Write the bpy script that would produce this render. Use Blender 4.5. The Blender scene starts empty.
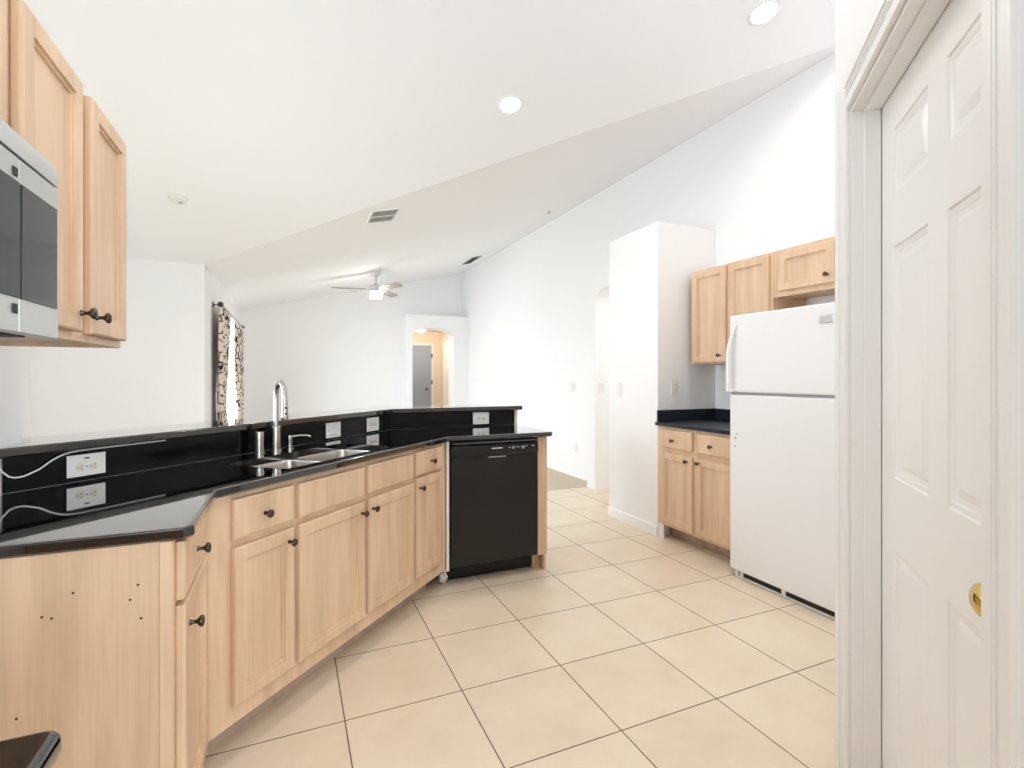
import bpy, bmesh, math, random
from mathutils import Vector, Matrix

random.seed(4)
S = bpy.context.scene
COL = S.collection
PI = math.pi
R2 = math.sqrt(0.5)

# ------------------------------------------------------------------ camera, world, daylight, exposure
CAM_H = 1.27
YAW = math.radians(23.63)
cam_data = bpy.data.cameras.new('camera')
cam = bpy.data.objects.new('camera', cam_data)
COL.objects.link(cam)
cam.location = (0, 0, CAM_H)
cam.rotation_euler = (PI / 2, 0, -YAW)
cam_data.sensor_width = 36.0
cam_data.lens = 508.36 / 1024 * 36.0
cam_data.shift_y = -(384 - 376.7) / 1024
cam_data.clip_start = 0.02
S.camera = cam

world = bpy.data.worlds.new('daylight')
S.world = world
world.use_nodes = True
bg = world.node_tree.nodes['Background']
bg.inputs[0].default_value = (0.93, 0.97, 1.0, 1)
bg.inputs[1].default_value = 1.2

S.view_settings.view_transform = 'Standard'
S.view_settings.look = 'None'
S.view_settings.gamma = 1.0
S.view_settings.use_curve_mapping = False
S.view_settings.exposure = 0.43
S.cycles.use_denoising = True
S.cycles.max_bounces = 14
S.cycles.diffuse_bounces = 9
S.cycles.glossy_bounces = 5
S.cycles.transparent_max_bounces = 12
S.cycles.sample_clamp_indirect = 8.0
S.cycles.caustics_reflective = False
S.cycles.caustics_refractive = False


def area_light(name, loc, rot, sx, sy, power, color, spread=PI):
    d = bpy.data.lights.new(name, 'AREA')
    d.shape = 'RECTANGLE'
    d.size, d.size_y = sx, sy
    d.energy = power
    d.color = color
    d.spread = spread
    o = bpy.data.objects.new(name, d)
    COL.objects.link(o)
    o.location = loc
    o.rotation_euler = rot
    return o


DAY = (0.83, 0.915, 1.0)
# daylight falling in through the sliding doors (each lamp stands outside its own glass)
area_light('added_daylight_nook', (-2.42, 2.3, 1.25), (0, -PI / 2 + 0.5, 0), 2.2, 3.2, 105, DAY, math.radians(140))  # unseen nook door and this lamp are added to light bar and ceiling
area_light('daylight_living_room', (-1.1, 8.4, 1.15), (0, -PI / 2 + 0.35, 0), 2.0, 1.9, 95, DAY, math.radians(125))
area_light('added_daylight_rear', (1.1, -3.42, 1.3), (PI / 2 - 0.2, 0, 0), 3.6, 2.3, 120, DAY, math.radians(140))  # unseen rear door and this lamp are added as broad light from behind

# ------------------------------------------------------------------ numbers of the house
PITCH = 0.236            # roof slope
EAVE = 2.44
NX, NY = -0.81, 6.14     # re-entrant corner of the two outer walls
RX = 3.30                # long white wall
FARY = 10.1
KX = -0.800              # kitchen wall face


def z_kitchen(y):
    return EAVE + PITCH * (NY - y)


def z_living(x):
    return EAVE + PITCH * (x - NX)


# ------------------------------------------------------------------ materials
def new_mat(name):
    m = bpy.data.materials.new(name)
    m.use_nodes = True
    nt = m.node_tree
    return m, nt, nt.nodes['Principled BSDF']


def N(nt, kind, **kw):
    n = nt.nodes.new(kind)
    for k, v in kw.items():
        setattr(n, k, v)
    return n


def plain(name, col, rough=0.5, metal=0.0, spec=0.5, noise=0.0, nscale=8.0, bump=0.0, bscale=200.0, coat=0.0):
    m, nt, b = new_mat(name)
    b.inputs['Roughness'].default_value = rough
    b.inputs['Metallic'].default_value = metal
    b.inputs['Specular IOR Level'].default_value = spec
    b.inputs['Coat Weight'].default_value = coat
    tc = N(nt, 'ShaderNodeTexCoord')
    nz = N(nt, 'ShaderNodeTexNoise')
    nz.inputs['Scale'].default_value = nscale
    nz.inputs['Detail'].default_value = 3
    nt.links.new(tc.outputs['Object'], nz.inputs['Vector'])
    mx = N(nt, 'ShaderNodeMix', data_type='RGBA')
    lo = [max(0, c * (1 - noise)) for c in col]
    hi = [min(1, c * (1 + noise)) for c in col]
    mx.inputs[6].default_value = (*lo, 1)
    mx.inputs[7].default_value = (*hi, 1)
    nt.links.new(nz.outputs['Fac'], mx.inputs[0])
    nt.links.new(mx.outputs[2], b.inputs['Base Color'])
    if bump:
        n2 = N(nt, 'ShaderNodeTexNoise')
        n2.inputs['Scale'].default_value = bscale
        n2.inputs['Detail'].default_value = 4
        nt.links.new(tc.outputs['Object'], n2.inputs['Vector'])
        bp = N(nt, 'ShaderNodeBump')
        bp.inputs['Strength'].default_value = bump
        bp.inputs['Distance'].default_value = 0.002
        nt.links.new(n2.outputs['Fac'], bp.inputs['Height'])
        nt.links.new(bp.outputs['Normal'], b.inputs['Normal'])
    return m


def wood(name, light, dark, rough=0.42):
    """pickled maple: grain runs along local Z"""
    m, nt, b = new_mat(name)
    b.inputs['Roughness'].default_value = rough
    b.inputs['Specular IOR Level'].default_value = 0.4
    tc = N(nt, 'ShaderNodeTexCoord')
    oi = N(nt, 'ShaderNodeObjectInfo')
    off = N(nt, 'ShaderNodeVectorMath', operation='SCALE')
    cb = N(nt, 'ShaderNodeCombineXYZ')
    for k in range(3):
        nt.links.new(oi.outputs['Random'], cb.inputs[k])
    nt.links.new(cb.outputs[0], off.inputs[0])
    off.inputs['Scale'].default_value = 13.0
    add = N(nt, 'ShaderNodeVectorMath', operation='ADD')
    nt.links.new(tc.outputs['Object'], add.inputs[0])
    nt.links.new(off.outputs[0], add.inputs[1])
    mp = N(nt, 'ShaderNodeMapping')
    mp.inputs['Scale'].default_value = (9, 9, 0.9)
    nt.links.new(add.outputs[0], mp.inputs['Vector'])
    n1 = N(nt, 'ShaderNodeTexNoise')
    n1.inputs['Scale'].default_value = 1.3
    n1.inputs['Detail'].default_value = 5
    n1.inputs['Roughness'].default_value = 0.62
    n1.inputs['Distortion'].default_value = 0.35
    nt.links.new(mp.outputs[0], n1.inputs['Vector'])
    mp2 = N(nt, 'ShaderNodeMapping')
    mp2.inputs['Scale'].default_value = (120, 120, 3)
    nt.links.new(add.outputs[0], mp2.inputs['Vector'])
    n2 = N(nt, 'ShaderNodeTexNoise')
    n2.inputs['Scale'].default_value = 1.0
    n2.inputs['Detail'].default_value = 2
    nt.links.new(mp2.outputs[0], n2.inputs['Vector'])
    ma = N(nt, 'ShaderNodeMath', operation='MULTIPLY_ADD')
    ma.inputs[1].default_value = 0.22
    nt.links.new(n2.outputs['Fac'], ma.inputs[0])
    nt.links.new(n1.outputs['Fac'], ma.inputs[2])
    rp = N(nt, 'ShaderNodeValToRGB')
    rp.color_ramp.elements[0].position = 0.36
    rp.color_ramp.elements[0].color = (*dark, 1)
    rp.color_ramp.elements[1].position = 0.72
    rp.color_ramp.elements[1].color = (*light, 1)
    nt.links.new(ma.outputs[0], rp.inputs[0])
    nt.links.new(rp.outputs[0], b.inputs['Base Color'])
    return m


def granite(name, base, fleck, rough, flecks=0.62, ior=1.7, coat=0.0):
    m, nt, b = new_mat(name)
    b.inputs['IOR'].default_value = ior
    b.inputs['Coat Weight'].default_value = coat
    b.inputs['Coat Roughness'].default_value = 0.02
    b.inputs['Coat IOR'].default_value = 1.62
    tc = N(nt, 'ShaderNodeTexCoord')
    v = N(nt, 'ShaderNodeTexNoise')
    v.inputs['Scale'].default_value = 160
    v.inputs['Detail'].default_value = 3
    nt.links.new(tc.outputs['Object'], v.inputs['Vector'])
    rp = N(nt, 'ShaderNodeValToRGB')
    rp.color_ramp.elements[0].position = flecks
    rp.color_ramp.elements[0].color = (*base, 1)
    rp.color_ramp.elements[1].position = flecks + 0.14
    rp.color_ramp.elements[1].color = (*fleck, 1)
    nt.links.new(v.outputs['Fac'], rp.inputs[0])
    nt.links.new(rp.outputs[0], b.inputs['Base Color'])
    n2 = N(nt, 'ShaderNodeTexNoise')
    n2.inputs['Scale'].default_value = 9
    n2.inputs['Detail'].default_value = 5
    nt.links.new(tc.outputs['Object'], n2.inputs['Vector'])
    mr = N(nt, 'ShaderNodeMapRange')
    mr.inputs[1].default_value = 0.35
    mr.inputs[2].default_value = 0.75
    mr.inputs[3].default_value = rough
    mr.inputs[4].default_value = rough * 2.4
    nt.links.new(n2.outputs['Fac'], mr.inputs[0])
    nt.links.new(mr.outputs[0], b.inputs['Roughness'])
    return m


def tile_floor():
    m, nt, b = new_mat('cream_floor_tile')
    tc = N(nt, 'ShaderNodeTexCoord')
    mp = N(nt, 'ShaderNodeMapping')
    mp.inputs['Location'].default_value = (-0.187 + 9.04, -0.158 + 9.04, 0)
    nt.links.new(tc.outputs['Object'], mp.inputs['Vector'])
    br = N(nt, 'ShaderNodeTexBrick')
    br.offset = 0.0
    br.squash = 1.0
    br.inputs['Scale'].default_value = 1.0
    br.inputs['Brick Width'].default_value = 0.452
    br.inputs['Row Height'].default_value = 0.452
    br.inputs['Mortar Size'].default_value = 0.0026
    br.inputs['Mortar Smooth'].default_value = 0.15
    br.inputs['Bias'].default_value = 0.0
    br.inputs['Color1'].default_value = (0.80, 0.70, 0.56, 1)
    br.inputs['Color2'].default_value = (0.76, 0.655, 0.515, 1)
    br.inputs['Mortar'].default_value = (0.16, 0.12, 0.085, 1)
    nt.links.new(mp.outputs[0], br.inputs['Vector'])
    nz = N(nt, 'ShaderNodeTexNoise')
    nz.inputs['Scale'].default_value = 3.5
    nz.inputs['Detail'].default_value = 6
    nz.inputs['Roughness'].default_value = 0.6
    nt.links.new(tc.outputs['Object'], nz.inputs['Vector'])
    rp = N(nt, 'ShaderNodeValToRGB')
    rp.color_ramp.elements[0].position = 0.3
    rp.color_ramp.elements[0].color = (0.90, 0.87, 0.82, 1)
    rp.color_ramp.elements[1].position = 0.7
    rp.color_ramp.elements[1].color = (1, 1, 1, 1)
    nt.links.new(nz.outputs['Fac'], rp.inputs[0])
    mx = N(nt, 'ShaderNodeMix', data_type='RGBA', blend_type='MULTIPLY')
    mx.inputs[0].default_value = 1.0
    nt.links.new(br.outputs['Color'], mx.inputs[6])
    nt.links.new(rp.outputs[0], mx.inputs[7])
    nt.links.new(mx.outputs[2], b.inputs['Base Color'])
    mr = N(nt, 'ShaderNodeMapRange')
    mr.inputs[3].default_value = 0.34
    mr.inputs[4].default_value = 0.9
    nt.links.new(br.outputs['Fac'], mr.inputs[0])
    nt.links.new(mr.outputs[0], b.inputs['Roughness'])
    b.inputs['Specular IOR Level'].default_value = 0.4
    inv = N(nt, 'ShaderNodeMath', operation='SUBTRACT')
    inv.inputs[0].default_value = 1.0
    nt.links.new(br.outputs['Fac'], inv.inputs[1])
    bp = N(nt, 'ShaderNodeBump')
    bp.inputs['Strength'].default_value = 0.5
    bp.inputs['Distance'].default_value = 0.002
    nt.links.new(inv.outputs[0], bp.inputs['Height'])
    nt.links.new(bp.outputs['Normal'], b.inputs['Normal'])
    return m


def lattice_fabric():
    """cream cloth printed with a dark brown wavy trellis"""
    m, nt, b = new_mat('trellis_print_fabric')
    b.inputs['Roughness'].default_value = 0.9
    b.inputs['Specular IOR Level'].default_value = 0.1
    uv = N(nt, 'ShaderNodeUVMap')
    vo = N(nt, 'ShaderNodeTexVoronoi', feature='DISTANCE_TO_EDGE')
    vo.inputs['Scale'].default_value = 9.0
    vo.inputs['Randomness'].default_value = 0.7
    nt.links.new(uv.outputs[0], vo.inputs['Vector'])
    rp = N(nt, 'ShaderNodeValToRGB')
    rp.color_ramp.elements[0].position = 0.04
    rp.color_ramp.elements[0].color = (0.035, 0.022, 0.018, 1)
    rp.color_ramp.elements[1].position = 0.065
    rp.color_ramp.elements[1].color = (0.74, 0.65, 0.56, 1)
    nt.links.new(vo.outputs['Distance'], rp.inputs[0])
    nt.links.new(rp.outputs[0], b.inputs['Base Color'])
    return m


def glass_pane():
    m, nt, b = new_mat('clear_window_glass')
    out = nt.nodes['Material Output']
    nt.nodes.remove(b)
    t = N(nt, 'ShaderNodeBsdfTransparent')
    t.inputs[0].default_value = (0.96, 0.98, 0.98, 1)
    g = N(nt, 'ShaderNodeBsdfGlossy')
    g.inputs['Roughness'].default_value = 0.02
    mx = N(nt, 'ShaderNodeMixShader')
    mx.inputs[0].default_value = 0.06
    nt.links.new(t.outputs[0], mx.inputs[1])
    nt.links.new(g.outputs[0], mx.inputs[2])
    nt.links.new(mx.outputs[0], out.inputs[0])
    return m


def glow(name, col, strength):
    m, nt, b = new_mat(name)
    b.inputs['Base Color'].default_value = (0.9, 0.9, 0.88, 1)
    b.inputs['Emission Color'].default_value = (*col, 1)
    b.inputs['Emission Strength'].default_value = strength
    return m


WALL = plain('white_wall_paint', (0.858, 0.861, 0.874), 0.75, spec=0.25, noise=0.006, nscale=1.5, bump=0.05, bscale=160)
CEIL = plain('white_ceiling_paint', (0.862, 0.870, 0.896), 0.85, spec=0.15, noise=0.006, nscale=1.5, bump=0.06, bscale=120)
HALLP = plain('warm_lit_hall_wall', (0.82, 0.73, 0.62), 0.8, spec=0.2, noise=0.01)  # the hall's warm light is put into this wall colour
TRIM = plain('white_gloss_trim', (0.84, 0.842, 0.84), 0.35, spec=0.4, noise=0.006, nscale=3)
SHADEDDOOR = plain('shaded_white_door', (0.31, 0.36, 0.45), 0.5, noise=0.01)  # a white door; its shade is put into this grey colour
FLOOR = tile_floor()
CARPET = plain('tan_carpet', (0.64, 0.55, 0.43), 0.95, spec=0.05, noise=0.12, nscale=60, bump=0.8, bscale=500)
CONCRETE = plain('patio_concrete', (0.6, 0.58, 0.55), 0.9, noise=0.1, nscale=10)
MAPLE = wood('pickled_maple', (0.70, 0.505, 0.345), (0.53, 0.36, 0.23))
MAPLE_IN = wood('maple_side_stock', (0.56, 0.36, 0.20), (0.42, 0.25, 0.13))
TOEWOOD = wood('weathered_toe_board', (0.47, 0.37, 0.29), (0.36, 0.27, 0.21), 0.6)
BLACKSTONE = granite('polished_black_granite', (0.003, 0.003, 0.0035), (0.04, 0.04, 0.038), 0.03, 0.64, 1.45, 1.0)
SPLASHSTONE = granite('black_granite_upstand', (0.003, 0.003, 0.0035), (0.012, 0.012, 0.011), 0.10, 0.66, 1.28)
DARKTOP = plain('blue_black_laminate', (0.015, 0.020, 0.029), 0.34, spec=0.35, noise=0.15, nscale=60)
STEEL = plain('brushed_stainless', (0.62, 0.61, 0.59), 0.28, metal=1.0, noise=0.05, nscale=40)
SINKSTEEL = plain('satin_sink_steel', (0.66, 0.63, 0.58), 0.3, metal=1.0, noise=0.06, nscale=30)
NICKEL = plain('brushed_nickel', (0.47, 0.445, 0.41), 0.26, metal=1.0, noise=0.04, nscale=50)
RAIL = plain('dull_grey_rail', (0.16, 0.17, 0.19), 0.35, metal=0.8, noise=0.3, nscale=12)
CHROME = plain('bright_chrome', (0.8, 0.81, 0.83), 0.1, metal=1.0, noise=0.01)
BRONZE = plain('oil_rubbed_bronze', (0.085, 0.068, 0.058), 0.2, metal=0.85, noise=0.15, nscale=40)
BLACKGLOSS = plain('glossy_black_plastic', (0.009, 0.0085, 0.008), 0.2, spec=0.36, noise=0.05)
BLACKGLASS = plain('smoked_black_glass', (0.03, 0.034, 0.037), 0.1, spec=0.35, noise=0.1, nscale=20)
DARK = plain('dark_void', (0.01, 0.012, 0.015), 0.6, noise=0.05)
MICROSTEEL = plain('grey_steel_panel', (0.50, 0.52, 0.52), 0.33, metal=0.55, noise=0.03, nscale=20)
FRIDGEWHITE = plain('white_appliance_enamel', (0.80, 0.80, 0.81), 0.28, spec=0.5, noise=0.005, bump=0.04, bscale=300)
FRIDGEGREY = plain('grey_gasket', (0.3, 0.3, 0.32), 0.5, noise=0.03)
PLASTIC = plain('white_plastic', (0.78, 0.77, 0.75), 0.35, noise=0.01)
CREAMPLASTIC = plain('cream_plastic', (0.72, 0.67, 0.55), 0.35, noise=0.01)
INK = plain('black_slot', (0.015, 0.012, 0.01), 0.6, noise=0.05)
BRASS = plain('polished_brass', (0.72, 0.53, 0.20), 0.12, metal=1.0, noise=0.03)
FABRIC = lattice_fabric()
GLASS = glass_pane()
BLADE = plain('grey_oak_fan_blade', (0.36, 0.31, 0.27), 0.5, noise=0.15, nscale=25)
FANWHITE = plain('pale_nickel_fan_body', (0.62, 0.65, 0.66), 0.35, metal=0.3, noise=0.02)
LAMPGLOW = glow('frosted_lamp_glow', (1.0, 0.96, 0.90), 34.0)
CANGLOW = glow('downlight_glow', (1.0, 0.965, 0.92), 185.0)
PASSFILL = glow('passage_fill_glow', (1.0, 0.94, 0.86), 45.0)  # glow of the lamp added in the side passage
HALLGLOW = glow('hall_lamp_glow', (1.0, 0.92, 0.80), 60.0)
LEDMARK = plain('pale_print', (0.65, 0.65, 0.66), 0.5, noise=0.02)
SCRAP = plain('crumpled_white_plastic', (0.72, 0.72, 0.75), 0.4, noise=0.08, nscale=60)


# ------------------------------------------------------------------ mesh helpers
class MB:
    def __init__(self):
        self.bm = bmesh.new()

    def _merge(self, tmp, mat=None):
        if mat is not None:
            bmesh.ops.transform(tmp, matrix=mat, verts=tmp.verts)
        me = bpy.data.meshes.new('tmp')
        tmp.to_mesh(me)
        tmp.free()
        self.bm.from_mesh(me)
        bpy.data.meshes.remove(me)
        return self

    def box(self, x0, x1, y0, y1, z0, z1, bev=0.0, seg=2, mat=None):
        t = bmesh.new()
        v = [t.verts.new((x, y, z)) for x in (x0, x1) for y in (y0, y1) for z in (z0, z1)]
        for f in ((0, 1, 3, 2), (4, 6, 7, 5), (0, 4, 5, 1), (2, 3, 7, 6), (0, 2, 6, 4), (1, 5, 7, 3)):
            t.faces.new([v[i] for i in f])
        bmesh.ops.recalc_face_normals(t, faces=t.faces)
        if bev:
            bmesh.ops.bevel(t, geom=list(t.edges), offset=bev, segments=seg, affect='EDGES', profile=0.5)
        return self._merge(t, mat)

    def prism(self, pts, a0, a1, axis='Z', bev=0.0, seg=2, mat=None):
        """polygon pts extruded between a0 and a1 along an axis; pts are the two other coordinates in order"""
        t = bmesh.new()

        def P(p, a):
            if axis == 'Z':
                return (p[0], p[1], a)
            if axis == 'X':
                return (a, p[0], p[1])
            return (p[0], a, p[1])
        lo = [t.verts.new(P(p, a0)) for p in pts]
        hi = [t.verts.new(P(p, a1)) for p in pts]
        n = len(pts)
        caps = [t.faces.new(lo), t.faces.new(hi)]
        for i in range(n):
            t.faces.new((lo[i], lo[(i + 1) % n], hi[(i + 1) % n], hi[i]))
        bmesh.ops.recalc_face_normals(t, faces=t.faces)
        if bev:
            e = list({ed for f in caps for ed in f.edges})
            bmesh.ops.bevel(t, geom=e, offset=bev, segments=seg, affect='EDGES', profile=0.5)
        return self._merge(t, mat)

    def lathe(self, prof, c=(0, 0, 0), axis=(0, 0, 1), n=24, cap=True):
        t = bmesh.new()
        rings = []
        for r, h in prof:
            if r < 1e-6:
                rings.append([t.verts.new((0, 0, h))])
            else:
                rings.append([t.verts.new((r * math.cos(2 * PI * k / n), r * math.sin(2 * PI * k / n), h)) for k in range(n)])
        for a, b in zip(rings, rings[1:]):
            for k in range(n):
                k2 = (k + 1) % n
                if len(a) == 1 and len(b) == 1:
                    continue
                if len(a) == 1:
                    t.faces.new((a[0], b[k2], b[k]))
                elif len(b) == 1:
                    t.faces.new((a[k], a[k2], b[0]))
                else:
                    t.faces.new((a[k], a[k2], b[k2], b[k]))
        if cap:
            for ring in (rings[0], rings[-1]):
                if len(ring) > 1:
                    t.faces.new(ring)
        bmesh.ops.recalc_face_normals(t, faces=t.faces)
        q = Vector((0, 0, 1)).rotation_difference(Vector(axis).normalized()).to_matrix().to_4x4()
        return self._merge(t, Matrix.Translation(c) @ q)

    def tube(self, pts, r, n=10, radii=None):
        pts = [Vector(p) for p in pts]
        t = bmesh.new()
        rings = []
        up = None
        for i, p in enumerate(pts):
            d = (pts[min(i + 1, len(pts) - 1)] - pts[max(i - 1, 0)]).normalized()
            if up is None:
                up = d.orthogonal().normalized()
            up = (up - d * up.dot(d))
            up = up.normalized() if up.length > 1e-6 else d.orthogonal().normalized()
            s = d.cross(up)
            rr = radii[i] if radii else r
            rings.append([t.verts.new(p + (up * math.cos(2 * PI * k / n) + s * math.sin(2 * PI * k / n)) * rr) for k in range(n)])
        for a, b in zip(rings, rings[1:]):
            for k in range(n):
                t.faces.new((a[k], a[(k + 1) % n], b[(k + 1) % n], b[k]))
        t.faces.new(rings[0])
        t.faces.new(rings[-1])
        bmesh.ops.recalc_face_normals(t, faces=t.faces)
        return self._merge(t)

    def raw(self, verts, faces, mat=None):
        t = bmesh.new()
        v = [t.verts.new(p) for p in verts]
        for f in faces:
            t.faces.new([v[i] for i in f])
        bmesh.ops.recalc_face_normals(t, faces=t.faces)
        return self._merge(t, mat)

    def rings_panel(self, x0, x1, z0, z1, rings, close=True):
        """concentric rectangles in the XZ plane; rings = (inset, y)"""
        vs, fs = [], []
        for ins, y in rings:
            vs += [(x0 + ins, y, z0 + ins), (x1 - ins, y, z0 + ins), (x1 - ins, y, z1 - ins), (x0 + ins, y, z1 - ins)]
        for r in range(len(rings) - 1):
            for k in range(4):
                a, b = r * 4 + k, r * 4 + (k + 1) % 4
                fs.append((a, b, b + 4, a + 4))
        if close:
            n = (len(rings) - 1) * 4
            fs.append((n, n + 1, n + 2, n + 3))
        return vs, fs

    def shaker(self, x0, x1, z0, z1, t=0.022, st=0.046):
        rg = [(0.003, 0), (0.0, -0.003), (0, -t + 0.007), (0.002, -t + 0.002), (0.006, -t), (st, -t), (st + 0.001, -t + 0.006), (st + 0.008, -t + 0.007), (st + 0.009, -t + 0.012)]
        vs, fs = self.rings_panel(x0, x1, z0, z1, rg)
        fs.append((0, 1, 2, 3))
        return self.raw(vs, fs)

    def slab(self, x0, x1, z0, z1, t=0.022):
        rg = [(0.003, 0), (0.0, -0.003), (0, -t + 0.008), (0.002, -t + 0.003), (0.008, -t)]
        vs, fs = self.rings_panel(x0, x1, z0, z1, rg)
        fs.append((0, 1, 2, 3))
        return self.raw(vs, fs)

    def build(self, name, mat, parent=None, smooth=30):
        me = bpy.data.meshes.new(name)
        self.bm.to_mesh(me)
        self.bm.free()
        me.materials.append(mat)
        if smooth:
            for p in me.polygons:
                p.use_smooth = True
            me.set_sharp_from_angle(angle=math.radians(smooth))
        o = bpy.data.objects.new(name, me)
        COL.objects.link(o)
        if smooth:
            wn = o.modifiers.new('even_shading', 'WEIGHTED_NORMAL')
            wn.weight = 100
            wn.keep_sharp = True
        if parent is not None:
            o.parent = parent
        return o


def tag(o, label=None, cat=None, group=None, kind=None):
    if label:
        o['label'] = label
    if cat:
        o['category'] = cat
    if group:
        o['group'] = group
    if kind:
        o['kind'] = kind
    return o


def thing(name, label, cat, loc=(0, 0, 0), rot=0.0, group=None):
    o = bpy.data.objects.new(name, None)
    o.empty_display_size = 0.1
    COL.objects.link(o)
    o.location = loc
    o.rotation_euler = (0, 0, rot)
    return tag(o, label, cat, group)


def structure(o, label, cat):
    return tag(o, label, cat, kind='structure')


def copy_tree(src, parent=None):
    c = src.copy()
    COL.objects.link(c)
    if parent is not None:
        c.parent = parent
    for ch in [x for x in src.children]:
        copy_tree(ch, c)
    return c


def knob(parent, x, z, y=-0.022):
    b = MB()
    b.lathe([(0.0075, 0), (0.0075, 0.002), (0.0048, 0.006), (0.0045, 0.014), (0.0085, 0.019), (0.0135, 0.023),
             (0.0145, 0.027), (0.012, 0.031), (0.006, 0.033), (0, 0.0333)], (x, y, z), (0, -1, 0), 20)
    return b.build('knob', BRONZE, parent, 60)


# ------------------------------------------------------------------ room shell
def arch_notch(a0, a1, spring, rise, n=14, corner=None):
    """outline of an opening from its a0 foot over the arch to its a1 foot (at z = 0)"""
    mid, half = (a0 + a1) / 2, abs(a1 - a0) / 2
    sgn = 1 if a1 > a0 else -1
    pts = [(a0, 0.0), (a0, spring)]
    for k in range(1, n):
        th = PI - PI * k / n
        c, s = math.cos(th), math.sin(th)
        e = 0.72
        cx = (abs(c) ** e) * (1 if c > 0 else -1)
        sz = s ** e
        pts.append((mid + sgn * half * cx, spring + rise * sz))
    pts += [(a1, spring), (a1, 0.0)]
    return pts


def notch(a0, a1, h):
    return [(a0, 0.0), (a0, h), (a1, h), (a1, 0.0)]


b = MB()
b.box(-2.6, 3.6, -3.2, 5.03, -0.12, 0.0)
structure(b.build('floor', FLOOR), 'cream ceramic tile floor with dark grout lines', 'floor')
b = MB()
b.box(-0.95, 3.6, 5.031, 10.4, -0.12, 0.006)
structure(b.build('floor_carpet', CARPET), 'tan carpet of the living room beyond the tiles', 'carpet')
b = MB()
b.box(-2.6, -0.951, 5.031, 6.4, -0.12, 0.0)
b.box(1.6, 5.2, 10.401, 12.2, -0.12, 0.006)
b.box(3.601, 5.2, 3.3, 5.03, -0.12, 0.0)
structure(b.build('floor_hall', FLOOR), 'floor of the side halls behind the archways', 'floor')
b = MB()
b.box(-6.0, -2.6, -6.0, 12.0, -0.16, -0.05)
b.box(-2.6, 5.0, -6.5, -3.2, -0.16, -0.05)
b.box(-2.6, -0.955, 6.45, 12.0, -0.16, -0.05)
structure(b.build('ground', CONCRETE), 'patio slab outside the glass doors', 'ground')

# ceilings: the kitchen slope rises towards the kitchen, the living room slope towards the long white wall
YR = 0.4
CT = 0.12


def ceiling_piece(name, pts, zf, label):
    b = MB()
    n = len(pts)
    lo = [(x, y, zf(x, y)) for x, y in pts]
    hi = [(x, y, zf(x, y) + CT) for x, y in pts]
    fs = [tuple(range(n)), tuple(range(n, 2 * n))]
    fs += [(i, (i + 1) % n, n + (i + 1) % n, n + i) for i in range(n)]
    b.raw(lo + hi, fs)
    return structure(b.build(name, CEIL, None, 0), label, 'ceiling')


XR = RX + 0.14
ceiling_piece('ceiling', [(-2.45, YR), (XR, YR), (XR, NY - (XR - NX)), (NX, NY), (NX, NY + 0.14), (-2.45, NY + 0.14)],
              lambda x, y: z_kitchen(y), 'bright sloping kitchen ceiling with the two round downlights')
ceiling_piece('ceiling', [(NX, NY), (XR, NY - (XR - NX)), (XR, FARY + 0.14), (NX - 0.14, FARY + 0.14), (NX - 0.14, NY + 0.141), (NX, NY + 0.141)],
              lambda x, y: z_living(x), 'greyer living room ceiling slope holding the fan and slotted air vent')
ceiling_piece('ceiling', [(-2.45, -3.2), (XR, -3.2), (XR, YR), (-2.45, YR)],
              lambda x, y: z_kitchen(YR) - PITCH * (YR - y), 'ceiling slope behind the kitchen')

HALL_Y0, HALL_Y1 = 4.02, 4.85
# long white wall, with the hall archway
out = [(-3.2, 0.0)] + arch_notch(HALL_Y0, HALL_Y1, 2.02, 0.24) + [(FARY + 0.14, 0.0)]
top = [(FARY + 0.14, z_living(RX) + 0.03), (NY - (RX - NX), z_living(RX) + 0.03), (YR, z_kitchen(YR) + 0.03),
       (-3.2, z_kitchen(YR) - PITCH * (YR + 3.2) + 0.03)]
b = MB()
b.prism(out + top, RX, RX + 0.14, 'X')
structure(b.build('wall_right', WALL, None, 0), 'long tall white wall running back to the living room', 'wall')

# shelf-height pier with the archway, and the closet block that steps out beside the cabinets
b = MB()
b.prism([(3.926, 0.0)] + arch_notch(HALL_Y0, HALL_Y1, 2.02, 0.24) + [(5.02, 0.0), (5.02, 2.51), (3.926, 2.51)], 3.14, RX - 0.001, 'X')
structure(b.build('wall_arch', WALL, None, 0), 'low white wall with the side archway beside the closet block', 'wall')
b = MB()
b.box(2.69, RX - 0.001, 3.25, 3.924, 0, 2.51, 0.004)
structure(b.build('wall_closet', WALL, None, 0), 'white closet block standing between archway and wooden cabinets', 'wall')
# hall behind the side archway
b = MB()
b.box(RX + 0.141, 5.1, HALL_Y1 + 0.002, HALL_Y1 + 0.12, 0, 2.44)
b.box(RX + 0.141, 5.1, 3.4, 3.52, 0, 2.44)
b.box(5.0, 5.12, 3.4, HALL_Y1 + 0.12, 0, 2.44)
b.box(RX + 0.141, 5.12, 3.4, HALL_Y1 + 0.12, 2.441, 2.52)
structure(b.build('wall_hall', WALL, None, 0), 'white walls of the passage behind the side archway', 'wall')

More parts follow.
